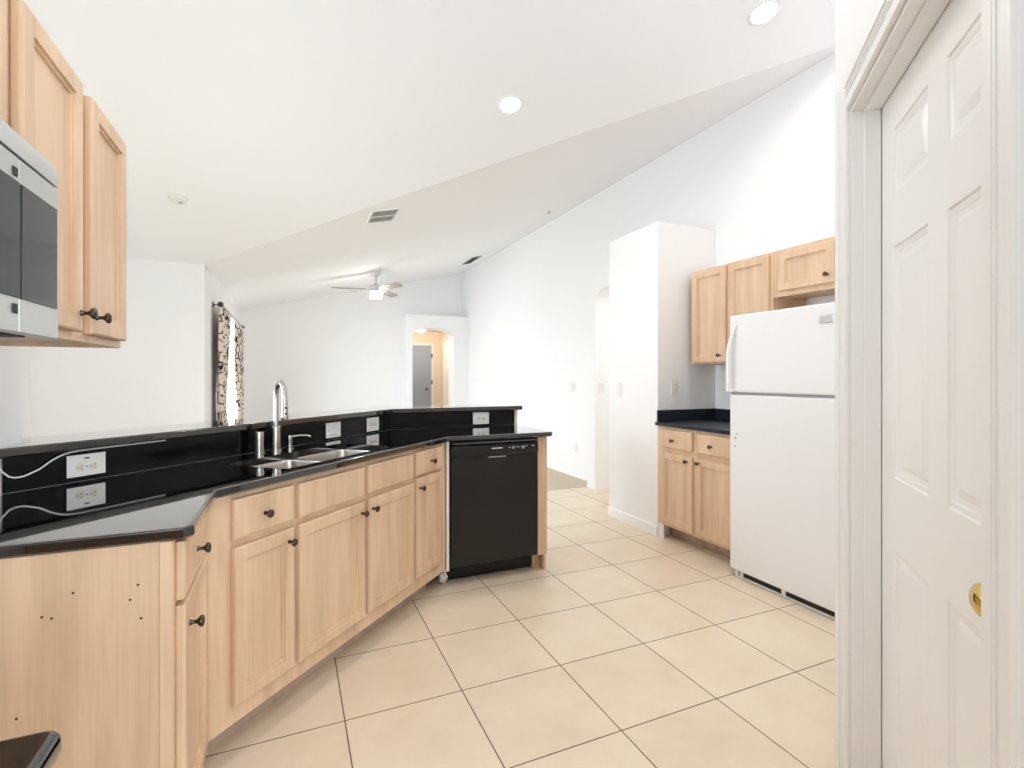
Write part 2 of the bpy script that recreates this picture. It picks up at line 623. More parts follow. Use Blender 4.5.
# far wall and the archway block in its corner
AX0, AX1 = 2.16, 2.985
b = MB()
pts = [(NX - 0.14, 0.0)] + arch_notch(AX0 - 0.05, AX1 + 0.2, 2.3, 0.05) + [(RX - 0.001, 0.0), (RX - 0.001, z_living(RX) + 0.03), (NX - 0.14, z_living(NX - 0.14) + 0.03)]
b.prism(pts, FARY, FARY + 0.13, 'Y')
structure(b.build('wall_far', WALL, None, 0), 'white end wall of the living room behind the ceiling fan', 'wall')
b = MB()
b.prism([(2.03, 0.0)] + arch_notch(AX0, AX1, 1.98, 0.235) + [(RX - 0.001, 0.0), (RX - 0.001, 2.465), (2.03, 2.465)], 9.7, FARY - 0.001, 'Y')
structure(b.build('wall_archway', WALL, None, 0), 'low white wall with the lit arched opening at the far end', 'wall')
b = MB()
b.box(1.85, 3.4, 11.75, 11.87, 0, 2.46)
b.box(1.75, 1.87, FARY + 0.131, 11.87, 0, 2.46)
b.box(3.27, 3.4, FARY + 0.141, 11.75, 0, 2.46)
structure(b.build('wall_end_hall', HALLP, None, 0), 'peach lit walls of the hall behind the far arch', 'wall')
b = MB()
b.box(1.75, 3.4, FARY + 0.141, 11.87, 2.335, 2.44)
structure(b.build('ceiling_hall', HALLP, None, 0), 'low ceiling of the hall behind the far arch', 'ceiling')

# kitchen wall, dining nook and living room outer walls
b = MB()
zk = lambda y: (z_kitchen(y) if y > YR else z_kitchen(YR) - PITCH * (YR - y)) + 0.03
b.prism([(-3.2, 0), (2.155, 0), (2.155, zk(2.155)), (YR, zk(YR)), (-3.2, zk(-3.2))], KX - 0.12, KX, 'X')
structure(b.build('wall_left', WALL, None, 0), 'kitchen wall carrying the microwave and the wall cabinets', 'wall')
b = MB()
b.box(-2.33, NX, NY, NY + 0.14, 0, EAVE + 0.02)
structure(b.build('wall_dining', WALL, None, 0), 'white end wall of the dining nook beyond the raised bar', 'wall')
b = MB()
b.prism([(-3.2, 0)] + notch(0.8, 3.8, 2.15) + [(NY + 0.14, 0), (NY + 0.14, EAVE + 0.02), (YR, zk(YR)), (-3.2, zk(-3.2))], -2.35, -2.21, 'X')
structure(b.build('wall_dining_side', WALL, None, 0), 'outer side wall of the dining nook with the added glass door', 'wall')
b = MB()
b.prism([(NY + 0.141, 0)] + notch(7.55, 9.2, 2.03) + [(FARY - 0.001, 0), (FARY - 0.001, EAVE + 0.02), (NY + 0.141, EAVE + 0.02)], NX - 0.14, NX, 'X')
structure(b.build('wall_living', WALL, None, 0), 'living room outer wall behind the patterned curtains', 'wall')
b = MB()
zb = zk(-3.2)
b.prism([(-2.35, 0)] + notch(-0.7, 2.9, 2.45) + [(XR, 0), (XR, zb), (-2.35, zb)], -3.34, -3.2, 'Y')
structure(b.build('wall_back', WALL, None, 0), 'wall behind the kitchen with the added wide glass door', 'wall')


def slider(name, label, axis, c, a0, a1, h):
    """two framed glass leaves in an opening; axis is the wall's normal"""
    root = structure(thing(name, label, 'window'), label, 'window')
    fr = MB()
    w = 0.055

    def bx(mb, p0, p1, z0, z1, t0, t1):
        if axis == 'X':
            mb.box(t0, t1, p0, p1, z0, z1)
        else:
            mb.box(p0, p1, t0, t1, z0, z1)
    mid = (a0 + a1) / 2
    for p in (a0 + 0.002, a1 - w - 0.002, mid - w / 2):
        bx(fr, p, p + w, 0.002, h - 0.002, c - 0.03, c + 0.03)
    for p, q in ((a0 + w + 0.003, mid - w / 2 - 0.001), (mid + w / 2 + 0.001, a1 - w - 0.003)):
        bx(fr, p, q, 0.002, 0.002 + w, c - 0.03, c + 0.03)
        bx(fr, p, q, h - w - 0.002, h - 0.002, c - 0.03, c + 0.03)
    fr.build('window_frame', TRIM, root, 0)
    for p, q in ((a0 + w + 0.004, mid - w / 2 - 0.002), (mid + w / 2 + 0.002, a1 - w - 0.004)):
        g = MB()
        bx(g, p, q, 0.06, h - w - 0.004, c - 0.004, c + 0.004)
        g.build('pane', GLASS, root, 0)
    return root


slider('window_1', 'bright living room glass door between the patterned curtains', 'X', NX - 0.08, 7.55, 9.2, 2.03)
slider('window_2', 'unseen glass door added in the side of the dining nook to let light in', 'X', -2.28, 0.8, 3.8, 2.15)
slider('window_3', 'unseen wide glass door added behind the kitchen to let light in', 'Y', -3.27, -0.7, 2.9, 2.45)

# pantry: diagonal wall with the six panel door
PC = 0.515 * R2                       # casing front plane, distance from the camera foot
PW = PC + 0.016                       # wall plane
# local frame: origin on the wall plane at the door opening's far jamb, x towards the near jamb, y into the wall
P_ORG = (1.46 + (0.008 + 0.015) * R2, 0.945 + (-0.008 + 0.015) * R2, 0)
P_ROT = math.radians(-135)
OPN, OPH = 0.79, 2.038
pant = MB()
pant.prism([(-0.190, 0.0), (0.0, 0.0), (0.0, OPH), (OPN, OPH), (OPN, 0.0), (1.45, 0.0), (1.45, 2.51), (-0.190, 2.51)], 0, 0.115, 'Y')
wp = structure(pant.build('wall_pantry', WALL, None, 0), 'diagonal white pantry wall around the six panel door', 'wall')
wp.location = P_ORG
wp.rotation_euler = (0, 0, P_ROT)
fx, fy = P_ORG[0] + 0.190 * R2, P_ORG[1] + 0.190 * R2
nx_, ny_ = P_ORG[0] - 1.45 * R2, P_ORG[1] - 1.45 * R2
b = MB()
b.box(fx + 0.002, RX - 0.001, fy - 0.115, fy, 0, 2.51)
b.box(nx_ + 0.09, RX - 0.001, ny_, ny_ + 0.1, 0, 2.51)
structure(b.build('wall_pantry_side', WALL, None, 0), 'side walls closing the pantry against the long wall', 'wall')

trim = MB()
cw = 0.088


def casing_profile(mb, x0, x1, z0, z1, inner):
    """moulded flat casing with three fillets, thickest at its outer edge; inner = side of the opening"""
    mb.box(x0, x1, -0.010, 0, z0, z1, 0.002)
    if inner in ('x1', 'x0'):
        s = 1 if inner == 'x1' else -1
        o = x0 if inner == 'x1' else x1
        w = abs(x1 - x0)
        for a, c, t in ((0.0, 0.30, 0.016), (0.36, 0.44, 0.0135), (0.52, 0.60, 0.013), (0.66, 0.98, 0.012)):
            p, q = sorted((o + s * a * w, o + s * c * w))
            mb.box(p, q, -t, -0.008, z0, z1, 0.0018)
    else:
        w = z1 - z0
        for a, c, t in ((0.0, 0.30, 0.016), (0.36, 0.44, 0.0135), (0.52, 0.60, 0.013), (0.66, 0.98, 0.012)):
            mb.box(x0, x1, -t, -0.008, z1 - c * w, z1 - a * w, 0.0018)


casing_profile(trim, -cw, 0.0, 0, OPH + cw, 'x1')
casing_profile(trim, OPN, OPN + cw, 0, OPH + cw, 'x0')
casing_profile(trim, 0.0005, OPN - 0.0005, OPH, OPH + cw, 'z')
tr = structure(trim.build('trim_1', TRIM, None, 25), 'moulded white casing around the pantry door', 'trim')
tr.location = P_ORG
tr.rotation_euler = (0, 0, P_ROT)
jb = MB()
DY = 0.08 - 0.008                     # door face, measured from the wall plane
jb.box(0.001, 0.012, 0.001, 0.114, 0, OPH - 0.001)
jb.box(OPN - 0.012, OPN - 0.001, 0.001, 0.114, 0, OPH - 0.001)
jb.box(0.013, OPN - 0.013, 0.001, 0.114, OPH - 0.012, OPH - 0.001)
jb.box(0.0125, 0.022, 0.030, DY - 0.002, 0, OPH - 0.0125, 0.002)
jb.box(OPN - 0.022, OPN - 0.0125, 0.030, DY - 0.002, 0, OPH - 0.0125, 0.002)
jb.box(0.0225, OPN - 0.0225, 0.030, DY - 0.002, OPH - 0.022, OPH - 0.0125, 0.002)
jo = structure(jb.build('trim_2', TRIM, None, 0), 'white door jamb and stop inside the pantry casing', 'trim')
jo.location = P_ORG
jo.rotation_euler = (0, 0, P_ROT)

door = structure(thing('door_1', 'closed white six panel pantry door with brass knob', 'door', P_ORG, P_ROT), 'closed white six panel pantry door with brass knob', 'door')
DX0, DX1, DZ0, DZ1 = 0.0145, OPN - 0.0145, 0.012, OPH - 0.0145


def panel_door(x0, x1, z0, z1, yf, t, cols, rows):
    """slab whose front (at yf, facing -y) carries raised panels; cols/rows are the panel rectangles"""
    mb = MB()
    xs = sorted({x0, x1, *[v for c in cols for v in c]})
    zs = sorted({z0, z1, *[v for r in rows for v in r]})
    for i in range(len(xs) - 1):
        for j in range(len(zs) - 1):
            a, c, d, e = xs[i], xs[i + 1], zs[j], zs[j + 1]
            if (a, c) in cols and (d, e) in rows:
                rg = [(0, yf), (0.004, yf + 0.004), (0.010, yf + 0.0055), (0.016, yf + 0.009), (0.026, yf + 0.010), (0.046, yf + 0.003), (0.048, yf + 0.0025)]
                mb.raw(*mb.rings_panel(a, c, d, e, rg))
            else:
                mb.raw([(a, yf, d), (c, yf, d), (c, yf, e), (a, yf, e)], [(0, 1, 2, 3)])
    mb.raw([(x0, yf, z0), (x1, yf, z0), (x1, yf, z1), (x0, yf, z1), (x0, yf + t, z0), (x1, yf + t, z0), (x1, yf + t, z1), (x0, yf + t, z1)],
           [(4, 5, 6, 7), (0, 1, 5, 4), (1, 2, 6, 5), (2, 3, 7, 6), (3, 0, 4, 7)])
    bmesh.ops.remove_doubles(mb.bm, verts=mb.bm.verts, dist=0.0002)
    bmesh.ops.recalc_face_normals(mb.bm, faces=mb.bm.faces)
    return mb


panel_door(DX0, DX1, DZ0, DZ1, DY, 0.035, [(0.115, 0.342), (0.440, 0.666)], [(0.24, 0.82), (1.006, 1.608), (1.742, 1.915)]).build('leaf', TRIM, door, 20)
kb = MB()
kb.lathe([(0.032, 0), (0.032, 0.004), (0.026, 0.008), (0.012, 0.010), (0.011, 0.026), (0.017, 0.032), (0.026, 0.040), (0.0275, 0.050), (0.024, 0.060), (0.014, 0.066), (0, 0.067)],
         (0.722, DY, 0.925), (0, -1, 0), 32)
tag(kb.build('door_knob', BRASS, door, 50), 'polished brass round knob')


# baseboards
def baseboard(name, label, p0, p1, nrm, h=0.085):
    p0, p1 = Vector((*p0, 0)), Vector((*p1, 0))
    d = (p1 - p0)
    L = d.length
    d.normalize()
    n = Vector((*nrm, 0))
    prof = [(0.0005, 0), (0.013, 0), (0.013, h * 0.62), (0.010, h * 0.72), (0.010, h * 0.82), (0.005, h * 0.93), (0.0005, h)]
    vs = [tuple(p0 + n * a + Vector((0, 0, z))) for a, z in prof] + [tuple(p1 + n * a + Vector((0, 0, z))) for a, z in prof]
    k = len(prof)
    fs = [tuple(range(k)), tuple(range(k, 2 * k))] + [(i, (i + 1) % k, k + (i + 1) % k, k + i) for i in range(k)]
    mb = MB()
    mb.raw(vs, fs)
    return structure(mb.build(name, TRIM, None, 25), label, 'baseboard')


baseboard('baseboard_closet', 'white moulded baseboard along the closet block', (2.69, 3.25), (2.69, 3.924), (-1, 0))
baseboard('baseboard_far', 'white baseboard along the living room end wall', (NX, FARY), (2.02, FARY), (0, -1))
baseboard('baseboard_dining', 'white baseboard along the dining nook end wall', (-2.2, NY), (NX, NY), (0, -1))

# half wall carrying the raised bar
b = MB()
b.prism([(-0.798, 2.060), (0.612, 3.470), (1.562, 3.470), (1.562, 3.585), (0.566, 3.585), (-0.798, 2.221)], 0, 1.024)
structure(b.build('wall_bar', WALL, None, 0), 'white half wall under the raised black bar', 'wall')


# ------------------------------------------------------------------ peninsula counters
def rot45(s, c):
    """run coordinate s and front distance c to world XY"""
    return ((s + c) * R2, (s - c) * R2)


def rounded_rect(s0, s1, c0, c1, r, n=5):
    pts = []
    for cs, cc, a in ((s0 + r, c0 + r, PI), (s1 - r, c0 + r, 1.5 * PI), (s1 - r, c1 - r, 0), (s0 + r, c1 - r, 0.5 * PI)):
        for k in range(n + 1):
            t = a + 0.5 * PI * k / n
            pts.append((cs + r * math.cos(t), cc + r * math.sin(t)))
    return pts


SK = dict(s0=1.50, s1=2.20, c0=-1.842, c1=-1.522)
outer = [(-0.798, 1.41), (-0.23, 1.41), (-0.21, 1.43), (-0.21, 1.84), (0.855, 2.905), (1.550, 2.905), (1.562, 2.917), (1.562, 3.447), (0.621, 3.447), (-0.798, 2.028)]
hole = [rot45(s, c) for s, c in rounded_rect(SK['s0'], SK['s1'], SK['c0'], SK['c1'], 0.045)]


def slab_with_hole(outer, hole, z0, z1, edge=0.006):
    t = bmesh.new()

    def loop(pts, z):
        v = [t.verts.new((x, y, z)) for x, y in pts]
        return v, [t.edges.new((v[i], v[(i + 1) % len(v)])) for i in range(len(v))]
    # rim eased by a smaller top ring
    def shrink(pts, d):
        n = len(pts)
        res = []
        ar = sum(pts[i][0] * pts[(i + 1) % n][1] - pts[(i + 1) % n][0] * pts[i][1] for i in range(n))
        sg = 1 if ar > 0 else -1
        for i in range(n):
            p, q, r = Vector(pts[i - 1]), Vector(pts[i]), Vector(pts[(i + 1) % n])
            a = (q - p).normalized()
            c = (r - q).normalized()
            na, nc = Vector((-a.y, a.x)) * sg, Vector((-c.y, c.x)) * sg
            m = (na + nc)
            m = m / max(0.2, m.dot(na) if abs(m.dot(na)) > 0.2 else 0.2)
            res.append(tuple(q + m * d))
        return res
    e = edge
    prof = [(0, z0 + e), (0, z1 - e), (e * 0.3, z1 - e * 0.3), (e, z1)]
    rings = [loop(shrink(outer, e), z0)]
    for d, z in prof:
        rings.append(loop(shrink(outer, d) if d else outer, z))
    for (va, _), (vb, _) in zip(rings, rings[1:]):
        n = len(va)
        for i in range(n):
            t.faces.new((va[i], va[(i + 1) % n], vb[(i + 1) % n], vb[i]))
    h0 = loop(hole, z0)
    h1 = loop(hole, z1)
    n = len(hole)
    for i in range(n):
        t.faces.new((h0[0][i], h0[0][(i + 1) % n], h1[0][(i + 1) % n], h1[0][i]))
    bmesh.ops.triangle_fill(t, use_beauty=True, edges=rings[-1][1] + h1[1])
    bmesh.ops.triangle_fill(t, use_beauty=True, edges=rings[0][1] + h0[1])
    bmesh.ops.recalc_face_normals(t, faces=t.faces)
    mb = MB()
    mb.bm.free()
    mb.bm = t
    return mb


ct = slab_with_hole(outer, hole, 0.8845, 0.914).build('countertop', BLACKSTONE, None, 40)
tag(ct, 'polished black granite worktop of the peninsula with the sink cut into it', 'countertop')

b = MB()
b.prism([(-0.798, 2.030), (0.622, 3.450), (1.529, 3.450), (1.529, 3.468), (0.6145, 3.468), (-0.798, 2.0555)], 0.9145, 1.0235, 'Z', 0.0015)
tag(b.build('backsplash', SPLASHSTONE, None, 25), 'black granite backsplash upstand under the raised bar', 'backsplash')

b = MB()
b.prism([(-0.798, 1.992), (0.63, 3.42), (1.575, 3.42), (1.588, 3.433), (1.588, 3.72), (0.52, 3.72), (-0.97, 2.23), (-0.97, 2.16), (-0.798, 2.16)], 1.0245, 1.055, 'Z', 0.006, 3)
tag(b.build('bar_top', BLACKSTONE, None, 40), 'raised black granite bar ledge running behind the sink', 'bar top')

# worktop across the range gap
b = MB()
b.prism([(-0.798, -0.6), (-0.21, -0.6), (-0.21, 0.648)] + [(-0.226 + 0.016 * math.cos(a), 0.648 + 0.016 * math.sin(a)) for a in (0.4, 0.8, 1.2, PI / 2)] + [(-0.798, 0.664)], 0.8845, 0.914, 'Z', 0.010, 3)
tag(b.build('countertop', BLACKSTONE, None, 40), 'black worktop corner across the empty range gap, nearest the lens', 'countertop')


# ------------------------------------------------------------------ base cabinets
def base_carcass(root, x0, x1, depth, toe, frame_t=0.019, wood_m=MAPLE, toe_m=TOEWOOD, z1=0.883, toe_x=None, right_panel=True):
    t = 0.016
    mb = MB()
    mb.box(x0, x0 + t, frame_t + 0.0005, depth, 0.11, z1)
    mb.box(x1 - t, x1, frame_t + 0.0005, depth, 0.11, z1)
    mb.box(x0 + t, x1 - t, frame_t + 0.0005, depth, 0.11, 0.11 + t)
    mb.box(x0 + t, x1 - t, depth - 0.008, depth, 0.11 + t, z1)
    mb.build('carcass', wood_m, root, 0)
    f = MB()
    f.box(x0, x1, 0, frame_t, 0.11, z1, 0.001)
    f.build('face_frame', wood_m, root, 0)
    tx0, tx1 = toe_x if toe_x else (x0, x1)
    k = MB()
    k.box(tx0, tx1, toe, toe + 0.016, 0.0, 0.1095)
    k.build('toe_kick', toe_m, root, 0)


def door_part(root, x0, x1, z0, z1, kx=None, kz=None, mat=MAPLE, st=0.046):
    d = MB().shaker(x0, x1, z0, z1, st=st).build('door', mat, root, 12)
    if kx is not None:
        knob(d, kx, kz)
    return d


def drawer_part(root, x0, x1, z0, z1, kx=None, kz=None, mat=MAPLE, name='drawer'):
    d = MB().slab(x0, x1, z0, z1).build(name, mat, root, 12)
    if kx is not None:
        knob(d, kx, kz)
    return d


CF = -1.485
A45 = PI / 4

# end cabinet facing along the range gap (local x = world Y, front faces +X)
c1 = thing('base_cabinet', 'narrow end base cabinet seen edge-on, with the broad bare wood side panel', 'cabinet', (-0.252, 1.44, 0), PI / 2)
base_carcass(c1, 0.0, 0.402, 0.543, 0.10)
p = MB()
p.box(-0.0165, -0.0005, 0.002, 0.545, 0.0, 0.883, 0.001)
ep = p.build('end_panel', MAPLE, c1, 0)
st = MB()
st.box(-0.0225, -0.017, 0.000, 0.026, 0.0, 0.883, 0.001)
st.build('corner_stile', MAPLE, c1, 0)
for x_, z_ in ((-0.321, 0.789), (-0.336, 0.757), (-0.315, 0.711), (-0.477, 0.741), (-0.494, 0.747), (-0.536, 0.537), (-0.44, 0.79)):
    h_ = MB()
    h_.lathe([(0.0026, 0), (0.0026, 0.0012), (0.0016, 0.0016)], (-0.0166, -0.252 - x_, z_), (-1, 0, 0), 8)
    h_.build('screw_hole', BRONZE, c1, 0)
drawer_part(c1, 0.004, 0.335, 0.732, 0.872, 0.17, 0.802)
door_part(c1, 0.004, 0.372, 0.135, 0.718, 0.055, 0.652)

# 45 degree run: local x = s, front faces the kitchen
S_ORG = rot45(0, CF)


def at45(name, label):
    return thing(name, label, 'cabinet', (S_ORG[0], S_ORG[1], 0), A45)


c2 = at45('base_cabinet', 'single drawer base cabinet in the angled run, next to the end cabinet')
base_carcass(c2, 1.126, 1.5000, 0.50, 0.10)
drawer_part(c2, 1.230, 1.488, 0.728, 0.863, 1.352, 0.790)
door_part(c2, 1.230, 1.490, 0.175, 0.702, 1.462, 0.655)

c3 = at45('sink_cabinet', 'wide sink base cabinet with two doors under two blank drawer fronts')
base_carcass(c3, 1.5015, 2.3335, 0.50, 0.10)
drawer_part(c3, 1.515, 1.910, 0.728, 0.861, name='false_front')
drawer_part(c3, 1.938, 2.318, 0.732, 0.863, name='false_front')
door_part(c3, 1.515, 1.914, 0.175, 0.704, 1.886, 0.655)
door_part(c3, 1.938, 2.322, 0.178, 0.706, 1.966, 0.657)

c4 = at45('base_cabinet', 'slim base cabinet with one small drawer beside the black dishwasher')
base_carcass(c4, 2.335, 2.698, 0.50, 0.10, toe_x=(2.335, 2.64))
drawer_part(c4, 2.348, 2.630, 0.738, 0.866, 2.495, 0.798)
door_part(c4, 2.348, 2.632, 0.185, 0.722, 2.378, 0.668)
b = MB()
b.box(0, 0.017, 0, 0.30, 0.10, 0.882)
fs = b.build('filler_strip', PLASTIC, c4, 0)
fs.matrix_parent_inverse = Matrix.Identity(4)
wloc = Vector((0.8625, 2.953, 0)) - Vector((S_ORG[0], S_ORG[1], 0))
fs.location = Matrix.Rotation(-A45, 3, 'Z') @ wloc
fs.rotation_euler = (0, 0, -A45)
tag(fs, 'white filler strip')

# dishwasher
dw = thing('dishwasher', 'black built-in dishwasher under the end of the granite worktop', 'dishwasher', (0.882, 2.94, 0), 0)
W = 0.592
b = MB()
b.box(0.004, W - 0.004, 0.03, 0.50, 0.11, 0.872)
b.build('tub', DARK, dw, 0)
b = MB()
b.box(0.006, W - 0.006, 0.0, 0.029, 0.125, 0.775, 0.006, 3)
b.build('door', BLACKGLOSS, dw, 40)
b = MB()
b.prism([(0.0, 0.7765), (0.029, 0.7765), (0.029, 0.858), (0.012, 0.858), (-0.006, 0.848), (-0.010, 0.80)], 0.006, W - 0.006, 'X', 0.002)
cp = b.build('control_panel', BLACKGLOSS, dw, 25)
b = MB()
b.prism([(0.245, -0.0), (0.365, -0.0), (0.35, 0.016), (0.26, 0.016)], 0.7675, 0.7745, 'Z')
tag(b.build('handle_lip', FRIDGEGREY, dw, 25), 'grey pocket handle lip')
b = MB()
b.box(0.262, 0.338, -0.0098, -0.0070, 0.8235, 0.8295)
tag(b.build('badge', LEDMARK, cp, 0), 'small pale name badge')
for x_, w_, z_ in ((0.380, 0.012, 0.826), (0.402, 0.018, 0.828), (0.404, 0.014, 0.820), (0.432, 0.014, 0.826), (0.452, 0.003, 0.826), (0.466, 0.022, 0.828), (0.470, 0.018, 0.818), (0.494, 0.012, 0.832), (0.540, 0.018, 0.830)):
    b = MB()
    b.box(x_, x_ + w_, -0.0096, -0.0065, z_ - 0.002, z_ + 0.002)
    b.build('button_print', LEDMARK, cp, 0)
b = MB()
b.box(0.006, W - 0.006, 0.120, 0.150, 0.004, 0.124)
b.box(0.006, W - 0.006, 0.05, 0.1195, 0.105, 0.124)
b.build('toe_panel', BLACKGLOSS, dw, 0)
b = MB()
b.box(0.02, W - 0.02, -0.0, 0.028, 0.8605, 0.8665)
tag(b.build('mounting_rail', RAIL, dw, 0), 'dull metal mounting rail')

# end panel beside it
ep2 = thing('end_panel', 'upright wood end panel closing the counter at the dishwasher', 'panel', (1.478, 2.958, 0), 0)
b = MB()
b.box(0.0, 0.066, 0.0, 0.019, 0.11, 0.883, 0.001)
b.build('stile', MAPLE, ep2, 0)
b = MB()
b.box(0.050, 0.066, 0.0195, 0.486, 0.0, 0.883)
b.build('side_panel', MAPLE, ep2, 0)
b = MB()
b.box(0.0, 0.0495, 0.085, 0.10, 0.0, 0.13)
b.build('toe_block', MAPLE, ep2, 0)

# crumpled scrap beside the dishwasher foot
t = bmesh.new()
bmesh.ops.create_icosphere(t, subdivisions=3, radius=1.0)
for v in t.verts:
    k = 1 + 0.45 * math.sin(9 * v.co.x + 3 * v.co.z) * math.cos(7 * v.co.y - 2 * v.co.z)
    v.co = Vector((v.co.x * 0.022 * k, v.co.y * 0.02 * k, v.co.z * 0.040 * k))
mb = MB()
mb._merge(t, Matrix.Translation((0.862, 3.025, 0.050)))
tag(mb.build('plastic_scrap', SCRAP, None, 40), 'crumpled white plastic scrap at the foot of the dishwasher', 'scrap')

# cabinet under the worktop across the gap
c0 = thing('base_cabinet', 'wood base cabinet under the worktop across the range gap', 'cabinet', (-0.265, -0.58, 0), PI / 2)
base_carcass(c0, 0.0, 1.21, 0.53, 0.10)
for k in range(3):
    drawer_part(c0, 0.01 + k * 0.402, 0.396 + k * 0.402, 0.732, 0.866, 0.203 + k * 0.402, 0.80)
    door_part(c0, 0.01 + k * 0.402, 0.396 + k * 0.402, 0.135, 0.712, 0.04 + k * 0.402, 0.655)

# ------------------------------------------------------------------ sink, faucet and friends
sk = thing('sink', 'double bowl stainless undermount sink in the black worktop', 'sink', (0, 0, 0), 0)


def bowl(s0, s1, c0, c1, z1=0.8835, z0=0.70):
    rings = []
    for ins, z, r in ((-0.012, z1, 0.05), (0.0, z1, 0.045), (0.004, z1 - 0.012, 0.045), (0.010, z0 + 0.03, 0.05), (0.022, z0 + 0.008, 0.05), (0.05, z0, 0.05)):
        rings.append([(*rot45(s, c), z) for s, c in rounded_rect(s0 + ins, s1 - ins, c0 + ins, c1 - ins, r)])
    vs = [p for r in rings for p in r]
    n = len(rings[0])
    fs = []
    for k in range(len(rings) - 1):
        for i in range(n):
            fs.append((k * n + i, k * n + (i + 1) % n, (k + 1) * n + (i + 1) % n, (k + 1) * n + i))
    fs.append(tuple(range((len(rings) - 1) * n, len(rings) * n)))
    mb = MB()
    mb.raw(vs, fs)
    return mb


sm = (SK['s0'] + SK['s1']) / 2
for s0, s1 in ((SK['s0'] + 0.004, sm - 0.0125), (sm + 0.0125, SK['s1'] - 0.004)):
    bo = bowl(s0, s1, SK['c0'] + 0.004, SK['c1'] - 0.004).build('bowl', SINKSTEEL, sk, 40)
    cx_, cy_ = rot45((s0 + s1) / 2, (SK['c0'] + SK['c1']) / 2)
    dr = MB()
    dr.lathe([(0.043, 0.0005), (0.043, 0.003), (0.036, 0.003), (0.030, 0.001), (0.010, 0.001), (0.008, 0.006), (0, 0.006)], (cx_, cy_, 0.70), (0, 0, 1), 24)
    dr.build('drain', CHROME, bo, 40)

fx0, fy0 = rot45(1.862, -1.948)
fc = thing('faucet', 'tall gooseneck pull-down faucet in brushed nickel behind the sink', 'faucet', (fx0, fy0, 0.9145), 0)
b = MB()
b.lathe([(0.027, 0), (0.027, 0.004), (0.0225, 0.006), (0.0225, 0.115), (0.020, 0.118), (0.014, 0.120)], (0, 0, 0), (0, 0, 1), 28)
b.build('base', NICKEL, fc, 40)
dv = Vector((0.30, -0.95, 0)).normalized()
pts = [Vector((0, 0, 0.118)), Vector((0, 0, 0.18)), Vector((0, 0, 0.25))]
rb = 0.066
for k in range(1, 15):
    a = PI - PI * k / 14
    pts.append(dv * (rb + rb * math.cos(a)) + Vector((0, 0, 0.262 + rb * math.sin(a))))
pts.append(dv * (2 * rb) + Vector((0, 0, 0.252)))
b = MB()
b.tube(pts, 0.0125, 16)
b.build('spout', NICKEL, fc, 50)
b = MB()
hp = dv * (2 * rb)
b.lathe([(0.0135, 0), (0.0145, -0.02), (0.0155, -0.055), (0.0165, -0.075), (0.0165, -0.092), (0.012, -0.096)], (hp.x, hp.y, 0.250), (0, 0, 1), 22)
sh = b.build('spray_head', NICKEL, fc, 50)
for z_ in (0.212, 0.185):
    b = MB()
    b.lathe([(0.0055, 0), (0.0055, 0.003), (0.004, 0.004)], tuple(hp + dv * 0.0135 + Vector((0, 0, z_))), tuple(dv), 12)
    tag(b.build('spray_button', INK, sh, 40), 'black spray button')

ax0, ay0 = rot45(1.768, -1.950)
ag = thing('air_gap', 'short nickel air gap cylinder left of the gooseneck faucet', 'air gap', (ax0, ay0, 0.9145), 0)
b = MB()
b.lathe([(0.024, 0), (0.024, 0.003), (0.0195, 0.005), (0.0195, 0.062), (0.018, 0.064)], (0, 0, 0), (0, 0, 1), 24)
b.build('sleeve', NICKEL, ag, 40)
b = MB()
b.lathe([(0.0205, 0.065), (0.0205, 0.098), (0.0185, 0.101), (0, 0.101)], (0, 0, 0), (0, 0, 1), 24)
b.build('cap', NICKEL, ag, 40)

lx0, ly0 = rot45(1.955, -1.955)
sd_ = thing('soap_dispenser', 'nickel soap dispenser with a long level nozzle beside the faucet', 'soap dispenser', (lx0, ly0, 0.9145), 0)
b = MB()
b.lathe([(0.021, 0), (0.021, 0.003), (0.012, 0.006), (0.011, 0.03), (0.0135, 0.034), (0.0135, 0.060), (0.012, 0.064), (0, 0.064)], (0, 0, 0), (0, 0, 1), 22)
b.build('pump', NICKEL, sd_, 40)
b = MB()
nd = Vector((0.92, 0.10, 0)).normalized()
b.tube([nd * 0.008 + Vector((0, 0, 0.056)), nd * 0.05 + Vector((0, 0, 0.060)), nd * 0.085 + Vector((0, 0, 0.058)), nd * 0.098 + Vector((0, 0, 0.050))], 0.005, 10)
b.build('nozzle', NICKEL, sd_, 50)


